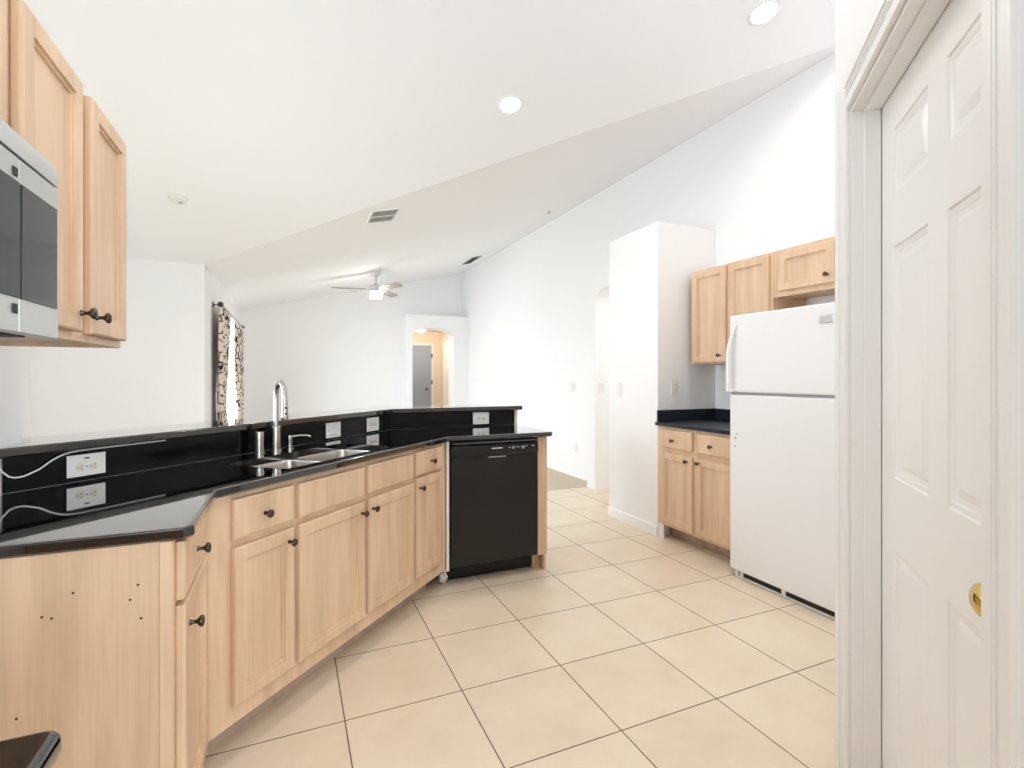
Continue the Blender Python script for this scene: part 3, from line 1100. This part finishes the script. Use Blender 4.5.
# ------------------------------------------------------------------ plates, outlets and switches
def wall_plate(name, label, cat, loc, rot, w, h, kind, group=None):
    """front faces local -y; lying duplex, upright duplex, blank or toggle"""
    r = thing(name, label, cat, loc, rot, group)
    mb = MB()
    mb.box(-w / 2, w / 2, -0.006, -0.0003, -h / 2, h / 2, 0.002)
    pl_ = mb.build('plate', PLASTIC, r, 30)
    if kind in ('lying', 'upright', 'gfci'):
        for sg in (-1, 1):
            px, pz = (sg * 0.020, -0.006) if kind == 'gfci' else ((sg * 0.0195, 0) if kind == 'lying' else (0, sg * 0.0195))
            so = MB()
            if kind == 'upright':
                so.box(px - 0.0165, px + 0.0165, -0.0080, -0.0058, pz - 0.0135, pz + 0.0135, 0.002)
            else:
                so.lathe([(0.0145, 0), (0.0145, 0.002), (0.0135, 0.0024)], (px, -0.0058, pz), (0, -1, 0), 20)
            sob = so.build('socket', PLASTIC if kind == 'upright' else CREAMPLASTIC, r, 30)
            sl = MB()
            if kind == 'upright':
                for q in (-0.006, 0.006):
                    sl.box(px + q - 0.0011, px + q + 0.0011, -0.0086, -0.0078, pz - 0.001, pz + 0.0065)
                sl.lathe([(0.0022, 0), (0.0022, 0.0008)], (px, -0.0078, pz - 0.007), (0, -1, 0), 10)
            else:
                for q in (-0.005, 0.005):
                    sl.box(px - 0.001, px + 0.0065, -0.0088, -0.0080, pz + q - 0.0011, pz + q + 0.0011)
                sl.lathe([(0.0023, 0), (0.0023, 0.0008)], (px - 0.0075, -0.0080, pz), (0, -1, 0), 10)
            sl.build('slots', INK, sob, 30)
        if kind == 'gfci':
            bt = MB()
            bt.box(-0.008, 0.008, -0.0072, -0.0058, 0.0215, 0.0265, 0.0008)
            bt.build('test_button', INK, r, 0)
        bs = MB()
        bs.lathe([(0.0026, 0), (0.0026, 0.001), (0, 0.0014)], (0, -0.0058, -0.006 if kind == 'gfci' else 0), (0, -1, 0), 10)
        bs.build('screw', INK if kind != 'upright' else PLASTIC, r, 30)
    elif kind == 'toggle':
        tg = MB()
        tg.box(-0.0165, 0.0165, -0.0085, -0.0058, -0.033, 0.033, 0.0015)
        tg.build('rocker', PLASTIC, r, 30)
    elif kind == 'double':
        for q in (-0.023, 0.023):
            tg = MB()
            tg.box(q - 0.0165, q + 0.0165, -0.0085, -0.0058, -0.033, 0.033, 0.0015)
            tg.build('rocker', PLASTIC, r, 30)
    elif kind == 'blank':
        for q in (-0.042, 0.042):
            bs = MB()
            bs.lathe([(0.0026, 0), (0.0026, 0.0008), (0, 0.0012)], (q, -0.0058, 0), (0, -1, 0), 10)
            bs.build('screw', INK, r, 30)
        bl = MB()
        bl.box(-0.03, 0.035, -0.0068, -0.0058, -0.030, -0.027)
        bl.build('groove', FRIDGEGREY, r, 0)
    return r


SPL = -2.0                             # backsplash face in the 45 degree run


def on_splash(s, z):
    x, y = rot45(s, SPL + 0.0005)
    return (x, y, z)


wall_plate('outlet', 'large lying outlet plate on the backsplash with the white cord', 'outlet', on_splash(1.093, 0.968), A45, 0.116, 0.074, 'gfci')
wall_plate('blank_plate', 'blank white cover plate on the backsplash behind the sink', 'cover plate', on_splash(2.318, 0.968), A45, 0.118, 0.086, 'blank')
wall_plate('outlet', 'lying outlet plate where the backsplash turns its corner', 'outlet', on_splash(2.680, 0.969), A45, 0.122, 0.086, 'lying')
wall_plate('outlet', 'lying outlet plate on the backsplash above the dishwasher', 'outlet', (1.264, 3.4495, 0.971), 0, 0.122, 0.086, 'lying')
wall_plate('outlet', 'upright outlet on the closet block side above the dark counter', 'outlet', (2.861, 3.2495, 1.182), 0, 0.072, 0.135, 'upright')
wall_plate('light_switch', 'white rocker switch on the front of the closet block', 'light switch', (2.6895, 3.755, 1.152), -PI / 2, 0.072, 0.125, 'toggle')
wall_plate('light_switch', 'double switch plate on the long white wall beside the archway', 'light switch', (RX - 0.0005, 5.62, 1.140), -PI / 2, 0.120, 0.120, 'double')
wall_plate('outlet', 'low white outlet near the floor of the long white wall', 'outlet', (RX - 0.0005, 5.525, 0.375), -PI / 2, 0.072, 0.115, 'upright')
wall_plate('light_switch', 'faint switch plate inside the side archway', 'light switch', (3.225, 4.8495, 1.142), 0, 0.072, 0.118, 'toggle')
wall_plate('thermostat', 'tiny white thermostat far along the wall by the lit arch', 'thermostat', (RX - 0.0005, 9.62, 2.14), -PI / 2, 0.10, 0.12, 'none')

cord_pts = [(0.80, 1.0245 - 0.004), (0.845, 1.019), (0.858, 1.003), (0.867, 0.983), (0.883, 0.965), (0.898, 0.959), (0.92, 0.960), (0.958, 0.975), (0.989, 0.997), (1.01, 1.008), (1.028, 1.0145), (1.044, 1.0175),
            (1.068, 1.0195), (1.128, 1.0203), (1.22, 1.0205), (1.36, 1.0205)]
b = MB()
b.tube([(*rot45(s, SPL + 0.0095), z) for s, z in cord_pts], 0.0026, 8)
tag(b.build('cord', PLASTIC, None, 60), 'thin white cord drooping along the black backsplash under the bar', 'cord')

# ------------------------------------------------------------------ kitchen wall: cabinets and microwave
uc = thing('wall_cabinet', 'tall two door wall cabinet hanging beside the microwave', 'cabinet', (-0.49, 1.2585, 1.36), PI / 2)


def wall_box(root, w, d, h, m=MAPLE, inner=MAPLE_IN):
    mb = MB()
    t = 0.014
    mb.box(0, t, 0.0195, d, 0, h)
    mb.box(w - t, w, 0.0195, d, 0, h)
    mb.box(t, w - t, 0.0195, d, h - t, h)
    mb.box(t, w - t, 0.0195, d, 0.012, 0.012 + t)
    mb.box(t, w - t, d - 0.006, d, 0.03, h - t)
    mb.build('carcass', m, root, 0)
    f = MB()
    f.box(0, w, 0, 0.019, 0, h, 0.001)
    f.build('face_frame', m, root, 0)


wall_box(uc, 0.714, 0.308, 0.642)
door_part(uc, 0.012, 0.326, 0.021, 0.638, 0.304, 0.066)
door_part(uc, 0.390, 0.690, 0.021, 0.638, 0.413, 0.066)

mc = thing('wall_cabinet', 'short wall cabinet above the microwave at the picture edge', 'cabinet', (-0.49, 0.497, 1.692), PI / 2)
wall_box(mc, 0.760, 0.308, 0.310)
door_part(mc, 0.012, 0.356, 0.012, 0.306, 0.334, 0.05)
door_part(mc, 0.372, 0.716, 0.012, 0.306, 0.394, 0.05)

mw = thing('microwave', 'grey steel microwave with dark glass hung under the short cabinet', 'microwave', (-0.41, 0.500, 1.343), PI / 2)
MWW = 0.755
b = MB()
b.box(0.002, MWW - 0.002, 0.026, 0.385, 0.012, 0.322)
b.build('body', MICROSTEEL, mw, 0)
b = MB()
b.prism([(0.0, 0.2925), (0.0255, 0.2925), (0.12, 0.3235), (0.12, 0.347), (0.03, 0.345), (0.009, 0.336), (0.001, 0.318)], 0.0, MWW, 'X', 0.0)
b.build('vent_cover', MICROSTEEL, mw, 30)
b = MB()
b.box(0.0, 0.598, 0, 0.025, 0.0, 0.2885, 0.003)
dm = b.build('door', MICROSTEEL, mw, 30)
b = MB()
b.box(0.02, 0.596, -0.0025, 0.004, 0.056, 0.247, 0.001)
tag(b.build('window', BLACKGLASS, dm, 30), 'dark smoked door glass')
for z0_, z1_ in ((0.254, 0.268), (0.030, 0.046)):
    b = MB()
    b.box(0.574, 0.588, -0.0025, 0.0, z0_, z1_, 0.001)
    tag(b.build('handle_mount', INK, dm, 30), 'black handle mounting pad, the handle missing')
b = MB()
b.box(0.6, MWW, 0, 0.025, 0.0, 0.2885, 0.003)
cpn = b.build('control_panel', MICROSTEEL, mw, 30)
b = MB()
b.box(0.602, 0.742, -0.0025, 0.004, 0.056, 0.247, 0.001)
b.build('display_glass', BLACKGLASS, cpn, 30)
b = MB()
b.box(0.05, 0.70, 0.03, 0.36, -0.002, 0.0115)
tag(b.build('grease_filter', DARK, mw, 0), 'dark filters in the underside')
b = MB()
b.box(0.10, 0.50, 0.02, 0.045, -0.006, -0.0025)
b.build('lamp_lens', PLASTIC, mw, 0)

# ------------------------------------------------------------------ fridge side
rb_ = thing('base_cabinet', 'shaded two door two drawer base cabinet between closet block and fridge', 'cabinet', (2.69, 3.247, 0), -PI / 2)
base_carcass(rb_, 0.0, 0.790, 0.605, 0.12)
drawer_part(rb_, 0.068, 0.395, 0.722, 0.862, 0.20, 0.783)
drawer_part(rb_, 0.440, 0.765, 0.722, 0.862, 0.585, 0.785)
door_part(rb_, 0.068, 0.395, 0.133, 0.681, 0.348, 0.672 - 0.025)
door_part(rb_, 0.437, 0.765, 0.133, 0.681, 0.467, 0.672 - 0.020)
b = MB()
b.box(0.002, 0.06, 0.004, 0.019, 0.0, 0.109, 0.001)
tag(b.build('baseboard_return', PLASTIC, rb_, 0), 'white baseboard return end beside the toe kick')  # end piece of the baseboard return

rc = thing('countertop', 'short dark blue-black counter with upstands beside the fridge', 'countertop', (2.66, 3.2485, 0), -PI / 2)
b = MB()
b.box(0.0, 0.795, 0.0, 0.637, 0.884, 0.912, 0.005, 3)
b.build('worktop', DARKTOP, rc, 40)
b = MB()
b.box(0.0, 0.019, 0.02, 0.618, 0.9125, 1.003, 0.002)
b.build('side_upstand', DARKTOP, rc, 30)
b = MB()
b.box(0.0, 0.795, 0.619, 0.638, 0.9125, 1.003, 0.002)
b.build('back_upstand', DARKTOP, rc, 30)

ru = thing('wall_cabinet', 'two door wall cabinet above the dark counter next to the closet block', 'cabinet', (2.98, 3.188, 1.37), -PI / 2)
wall_box(ru, 0.759, 0.312, 0.74)
door_part(ru, 0.039, 0.369, 0.012, 0.722, 0.319, 0.062)
door_part(ru, 0.403, 0.739, 0.012, 0.722, 0.427, 0.062)

rf = thing('wall_cabinet', 'small one door wall cabinet over the white fridge', 'cabinet', (2.98, 2.427, 1.80), -PI / 2)
wall_box(rf, 0.83, 0.312, 0.31)
door_part(rf, 0.054, 0.432, 0.034, 0.286, 0.392, 0.085, st=0.048)
door_part(rf, 0.452, 0.815, 0.034, 0.286, 0.49, 0.085, st=0.048)

fr = thing('refrigerator', 'white top freezer refrigerator between the counter and pantry wall', 'refrigerator', (2.58, 2.425, 0), -PI / 2)
FW = 0.735
b = MB()
b.box(0.008, FW - 0.008, 0.062, 0.68, 0.045, 1.640, 0.006)
b.build('cabinet_body', FRIDGEWHITE, fr, 40)
b = MB()
b.box(0.0, FW, 0.0, 0.055, 1.170, 1.658, 0.014, 4)
fd = b.build('freezer_door', FRIDGEWHITE, fr, 40)
b = MB()
b.box(0.0, FW, 0.0, 0.055, 0.048, 1.157, 0.014, 4)
ld = b.build('fridge_door', FRIDGEWHITE, fr, 40)
b = MB()
b.box(0.010, FW - 0.010, 0.008, 0.060, 1.1575, 1.1695)
b.box(0.012, FW - 0.012, 0.0555, 0.0615, 0.06, 1.64)
tag(b.build('gasket', FRIDGEGREY, fr, 0), 'grey gap and gasket between the doors')
# curved freezer handle, open towards the door, flush at its top
b = MB()
hpts, hr = [], []
for k in range(15):
    f_ = k / 14
    z_ = 1.595 - f_ * (1.595 - 1.178)
    yy = -0.002 - 0.036 * math.sin(min(1.0, f_ * 2.2) * PI / 2) ** 0.9
    xx = 0.056 - 0.028 * math.sin(min(1.0, f_ * 2.0) * PI / 2)
    hpts.append((xx, yy, z_))
    hr.append(0.006 + 0.009 * min(1.0, f_ * 3))
b.tube(hpts, 0.012, 12, hr)
b.box(0.014, 0.050, -0.042, 0.002, 1.174, 1.192, 0.004)
b.build('handle', FRIDGEWHITE, fd, 50)
b = MB()
b.box(0.608, 0.688, -0.006, 0.001, 1.552, 1.592, 0.002)
tag(b.build('badge', CHROME, fd, 30), 'small chrome badge')
for x_, z_ in ((0.05, 0.885), (0.064, 0.912), (0.046, 0.83)):
    b = MB()
    b.lathe([(0.0045, 0), (0.0045, 0.0012), (0.003, 0.0016)], (x_, 0.0003, z_), (0, -1, 0), 10)
    tag(b.build('screw_hole', INK, ld, 30), 'dark screw hole where the lower handle was')
b = MB()
b.box(0.03, FW - 0.01, 0.03, 0.06, 0.006, 0.044)
gr = b.build('toe_grille', DARK, fr, 0)
b = MB()
b.box(0.03, FW - 0.01, 0.020, 0.0295, 0.004, 0.013, 0.001)
for x_ in (0.03, 0.065, 0.36, 0.70):
    b.box(x_, x_ + 0.024, 0.020, 0.0295, 0.013, 0.044, 0.001)
tag(b.build('grille_bar', PLASTIC, gr, 0), 'white bar across the dark grille')
for x_ in (0.06, FW - 0.06):
    b = MB()
    b.lathe([(0.016, 0), (0.016, 0.01), (0.010, 0.012), (0.010, 0.045)], (x_, 0.12, 0.0), (0, 0, 1), 14)
    b.build('foot', DARK, fr, 40)


# ------------------------------------------------------------------ ceiling fittings
def ceiling_frame(x, y, slope):
    """matrix whose -Z looks down out of the ceiling plane at x, y"""
    if slope == 'kitchen':
        z, nrm = z_kitchen(y), Vector((0, PITCH, 1)).normalized()
    else:
        z, nrm = z_living(x), Vector((-PITCH, 0, 1)).normalized()
    q = Vector((0, 0, 1)).rotation_difference(nrm)
    return (x, y, z), q.to_euler()


def on_ceiling(name, label, cat, x, y, slope, group=None):
    o = thing(name, label, cat, (0, 0, 0), 0, group)
    o.location, o.rotation_euler = ceiling_frame(x, y, slope)
    return o


for x_, y_, lab in ((1.384, 3.196, 'round recessed downlight nearer the middle of the kitchen slope'), (2.528, 2.121, 'round recessed downlight close to the long white wall'),
                   (1.384, 0.9, 'unseen downlight added to brighten the kitchen floor'), (0.25, 1.9, 'unseen downlight added to brighten the angled cabinets')):  # these two are out of view, added to brighten floor and counters
    dl = on_ceiling('downlight', lab, 'ceiling light', x_, y_, 'kitchen')
    b = MB()
    b.lathe([(0.066, -0.001), (0.069, -0.006), (0.080, -0.007), (0.090, -0.003), (0.091, -0.0005), (0.066, -0.0005)], (0, 0, 0), (0, 0, 1), 40, False)
    b.build('trim_ring', TRIM, dl, 40)
    b = MB()
    b.lathe([(0.066, -0.0008), (0.066, -0.003), (0.05, -0.0045), (0, -0.005)], (0, 0, 0), (0, 0, 1), 40)
    b.build('lens', CANGLOW, dl, 40)

sm_ = on_ceiling('smoke_detector', 'white round smoke detector on the bright ceiling above the nook', 'smoke detector', -0.836, 4.904, 'kitchen')
b = MB()
b.lathe([(0.068, -0.0005), (0.068, -0.012), (0.060, -0.016), (0.058, -0.030), (0.045, -0.038), (0, -0.039)], (0, 0, 0), (0, 0, 1), 32)
b.build('shell', PLASTIC, sm_, 35)
b = MB()
b.lathe([(0.012, -0.0385), (0.012, -0.0415), (0, -0.0418)], (0.02, 0, 0), (0, 0, 1), 14)
b.build('test_button', FRIDGEGREY, sm_, 35)

s2 = on_ceiling('motion_sensor', 'tiny white sensor on the grey ceiling near the long wall', 'sensor', 2.917, 5.587, 'living')
b = MB()
b.lathe([(0.045, -0.0005), (0.045, -0.010), (0.036, -0.022), (0, -0.024)], (0, 0, 0), (0, 0, 1), 24)
b.build('shell', PLASTIC, s2, 35)
b = MB()
b.box(0.010, 0.040, -0.018, 0.018, -0.030, -0.012, 0.002)
b.build('lens', FRIDGEGREY, s2, 35)


def air_vent(label, x, y, wx, wy, nslat, rows):
    v = on_ceiling('air_vent', label, 'air vent', x, y, 'living')
    f = 0.03 if rows > 1 else 0.015
    mb = MB()
    mb.box(-wx / 2, -wx / 2 + f, -wy / 2, wy / 2, -0.010, -0.0005, 0.002)
    mb.box(wx / 2 - f, wx / 2, -wy / 2, wy / 2, -0.010, -0.0005, 0.002)
    mb.box(-wx / 2 + f, wx / 2 - f, -wy / 2, -wy / 2 + f, -0.010, -0.0005, 0.002)
    mb.box(-wx / 2 + f, wx / 2 - f, wy / 2 - f, wy / 2, -0.010, -0.0005, 0.002)
    if rows > 1:
        mb.box(-wx / 2 + f, wx / 2 - f, -0.008, 0.008, -0.009, -0.0005)
    mb.build('frame', TRIM if rows > 1 else FRIDGEGREY, v, 25)
    mb = MB()
    mb.box(-wx / 2 + f, wx / 2 - f, -wy / 2 + f, wy / 2 - f, -0.0022, -0.0006)
    mb.build('duct_shade_sheet', DARK, v, 0)  # flat dark sheet standing for the shade inside the duct
    for k in range(nslat):
        xx = -wx / 2 + f + (wx - 2 * f) * (k + 0.5) / nslat
        mb = MB()
        mb.box(-0.0026, 0.0026, -wy / 2 + f, wy / 2 - f, -0.0006, 0.0006, 0, 2, Matrix.Translation((xx, 0, -0.006)) @ Matrix.Rotation(0.9, 4, 'Y'))
        mb.build('slat', TRIM if rows > 1 else DARK, v, 0)
    return v


air_vent('white framed slotted air vent on the grey ceiling slope', 0.825, 5.0, 0.30, 0.44, 11, 2)
air_vent('dark grey return vent high beside the long white wall', 2.935, 8.49, 0.16, 0.60, 6, 1)

# ceiling fan
FX, FY = 1.238, 8.138
FZ = z_living(FX)
fan = thing('ceiling_fan', 'three blade ceiling fan with lit drum lamp in the living room', 'ceiling fan', (FX, FY, FZ), 0)
b = MB()
b.lathe([(0.0, 0.02), (0.07, 0.02), (0.072, -0.03), (0.055, -0.075), (0.030, -0.095), (0.014, -0.10)], (0, 0, 0), (0, 0, 1), 28)
b.build('canopy', FANWHITE, fan, 40)
b = MB()
b.lathe([(0.0125, -0.09), (0.0125, -0.22)], (0, 0, 0), (0, 0, 1), 14)
b.build('downrod', FANWHITE, fan, 40)
b = MB()
b.lathe([(0.014, -0.20), (0.045, -0.215), (0.09, -0.235), (0.105, -0.25), (0.105, -0.285), (0.09, -0.295), (0.09, -0.305), (0.10, -0.31), (0.10, -0.335), (0.02, -0.336)], (0, 0, 0), (0, 0, 1), 32)
b.build('motor_housing', FANWHITE, fan, 40)
b = MB()
b.lathe([(0.095, -0.337), (0.095, -0.41), (0.088, -0.425), (0.0, -0.43)], (0, 0, 0), (0, 0, 1), 32)
tag(b.build('lamp_shade', LAMPGLOW, fan, 40), 'glowing frosted drum shade')
for deg in (173, 53, 293):
    bl = MB()
    pr = [(0.13, -0.045), (0.20, -0.062), (0.62, -0.070), (0.655, -0.058), (0.665, 0.03), (0.64, 0.066), (0.20, 0.060), (0.13, 0.045)]
    bl.prism(pr, -0.004, 0.004, 'Z', 0.0, 2, Matrix.Rotation(math.radians(deg), 4, 'Z') @ Matrix.Translation((0, 0, -0.292)) @ Matrix.Rotation(math.radians(-15), 4, 'X'))
    bo = bl.build('blade', BLADE, fan, 0)
    ir = MB()
    ir.prism([(0.07, -0.018), (0.16, -0.03), (0.19, 0.0), (0.16, 0.03), (0.07, 0.018)], -0.011, -0.005, 'Z', 0.0, 2, Matrix.Rotation(math.radians(deg), 4, 'Z') @ Matrix.Translation((0, 0, -0.292)) @ Matrix.Rotation(math.radians(-15), 4, 'X'))
    ir.build('blade_iron', FANWHITE, bo, 0)


# ------------------------------------------------------------------ curtains
def curtain(label, y_edge, w_top, w_waist, w_hem, side, z1, z_waist, folds):
    """cloth hanging at x; y_edge is the fixed edge, side the direction the cloth spreads"""
    nu, nv = folds * 10, 36
    mb = MB()
    bm = mb.bm
    uvl = bm.loops.layers.uv.new('UVMap')
    grid, uvs = [], {}
    x0 = NX + 0.085
    for j in range(nv + 1):
        z = 0.02 + (z1 - 0.02) * j / nv
        if z > z_waist:
            t = (z - z_waist) / (z1 - z_waist)
            w = w_waist + (w_top - w_waist) * (t ** 0.7)
        else:
            t = (z_waist - z) / z_waist
            w = w_waist + (w_hem - w_waist) * min(1, t * 1.3)
        row = []
        for i in range(nu + 1):
            u = i / nu
            amp = 0.032 * (1 - 0.25 * (w - w_waist))
            x = x0 + amp * math.sin(2 * PI * folds * u + 0.6 * math.sin(3 * z))
            v = bm.verts.new((x, y_edge + side * w * u, z))
            uvs[v] = (u * 1.3, z)
            row.append(v)
        grid.append(row)
    for j in range(nv):
        for i in range(nu):
            f = bm.faces.new((grid[j][i], grid[j][i + 1], grid[j + 1][i + 1], grid[j + 1][i]))
            for lp in f.loops:
                lp[uvl].uv = uvs[lp.vert]
    o = mb.build('curtain', FABRIC, None, 60)
    md = o.modifiers.new('cloth', 'SOLIDIFY')
    md.thickness = 0.003
    return tag(o, label, 'curtain')


curtain('patterned curtain panel on the near side of the living room window', 6.62, 0.98, 0.40, 0.60, 1, 2.064, 1.05, 6)
curtain('patterned curtain panel on the far side of the living room window', 9.45, 1.05, 0.80, 0.80, -1, 2.064, 0.95, 6)
cr = thing('curtain_rod', 'dark curtain rod with ball ends above the living room window', 'curtain rod', (NX, 0, 2.10), 0)
b = MB()
b.tube([(0.085, 6.70, 0), (0.085, 9.60, 0)], 0.0125, 12)
b.build('rod', BRONZE, cr, 50)
for y_ in (6.67, 9.62):
    b = MB()
    b.lathe([(0.0, -0.032), (0.02, -0.026), (0.032, 0), (0.02, 0.026), (0, 0.032)], (0.085, y_, 0), (0, 1, 0), 16)
    b.build('finial', BRONZE, cr, 50)
for y_ in (6.76, 8.0, 9.54):
    b = MB()
    b.box(0.001, 0.012, y_ - 0.02, y_ + 0.02, -0.03, 0.03, 0.002)
    b.box(0.012, 0.085, y_ - 0.006, y_ + 0.006, -0.006, 0.006)
    b.build('bracket', BRONZE, cr, 0)

# ------------------------------------------------------------------ hall behind the far arch
d2 = structure(thing('door_2', 'grey shaded door seen through the lit far arch', 'door', (0, 0, 0), 0), 'grey shaded door seen through the lit far arch', 'door')
b = MB()
b.box(2.28, 3.05, 11.700, 11.735, 0.01, 2.0)
b.build('leaf', SHADEDDOOR, d2, 0)
b = MB()
b.lathe([(0.03, 0), (0.03, 0.006), (0.012, 0.01), (0.012, 0.03), (0.028, 0.04), (0.026, 0.058), (0, 0.064)], (2.93, 11.70, 0.98), (0, -1, 0), 18)
b.build('door_knob', BRONZE, d2, 50)
for z_ in (1.76, 1.14, 0.3):
    b = MB()
    b.box(3.052, 3.078, 11.69, 11.70, z_ - 0.05, z_ + 0.05)
    b.build('hinge', BRONZE, d2, 0)
b = MB()
b.box(3.051, 3.12, 11.70, 11.748, 0.01, 2.07)
b.box(2.22, 3.0505, 11.70, 11.748, 2.002, 2.07)
b.box(2.22, 2.279, 11.70, 11.748, 0.01, 2.001)
structure(b.build('trim_3', TRIM, None, 0), 'white frame around the shaded hall door', 'trim')
d3 = structure(thing('door_3', 'white door edge with dark hinges in the far hall side wall', 'door', (0, 0, 0), 0), 'white door edge with dark hinges in the far hall side wall', 'door')
b = MB()
b.box(3.215, 3.268, 10.60, 10.68, 0.01, 2.05)
b.box(3.235, 3.268, 10.681, 11.25, 0.01, 2.0)
b.box(3.215, 3.268, 10.681, 11.30, 2.001, 2.05)
b.box(3.215, 3.268, 11.251, 11.30, 0.01, 2.0)
b.build('leaf', TRIM, d3, 0)
for z_ in (1.80, 1.20, 0.35):
    b = MB()
    b.box(3.226, 3.2345, 10.76, 10.90, z_ - 0.06, z_ + 0.06)
    b.build('hinge', BRONZE, d3, 0)
hl = thing('hall_lamp', 'small glowing flush dome lamp in the hall behind the far arch', 'ceiling light', (2.60, 10.85, 2.335), 0)
b = MB()
b.lathe([(0.12, -0.0005), (0.12, -0.02), (0.11, -0.025)], (0, 0, 0), (0, 0, 1), 24)
b.build('base', FANWHITE, hl, 40)
b = MB()
b.lathe([(0.11, -0.026), (0.10, -0.06), (0.06, -0.09), (0, -0.10)], (0, 0, 0), (0, 0, 1), 24)
b.build('shade', HALLGLOW, hl, 40)

h2 = thing('hall_lamp', 'unseen flush lamp added to brighten the passage behind the side archway', 'ceiling light', (4.1, 4.2, 2.44), 0)  # unseen lamp, added to lighten the passage seen through the arch
b = MB()
b.lathe([(0.14, -0.0005), (0.14, -0.02), (0.13, -0.025)], (0, 0, 0), (0, 0, 1), 24)
b.build('base', FANWHITE, h2, 40)
b = MB()
b.lathe([(0.13, -0.026), (0.12, -0.06), (0.07, -0.09), (0, -0.10)], (0, 0, 0), (0, 0, 1), 24)
b.build('shade', PASSFILL, h2, 40)
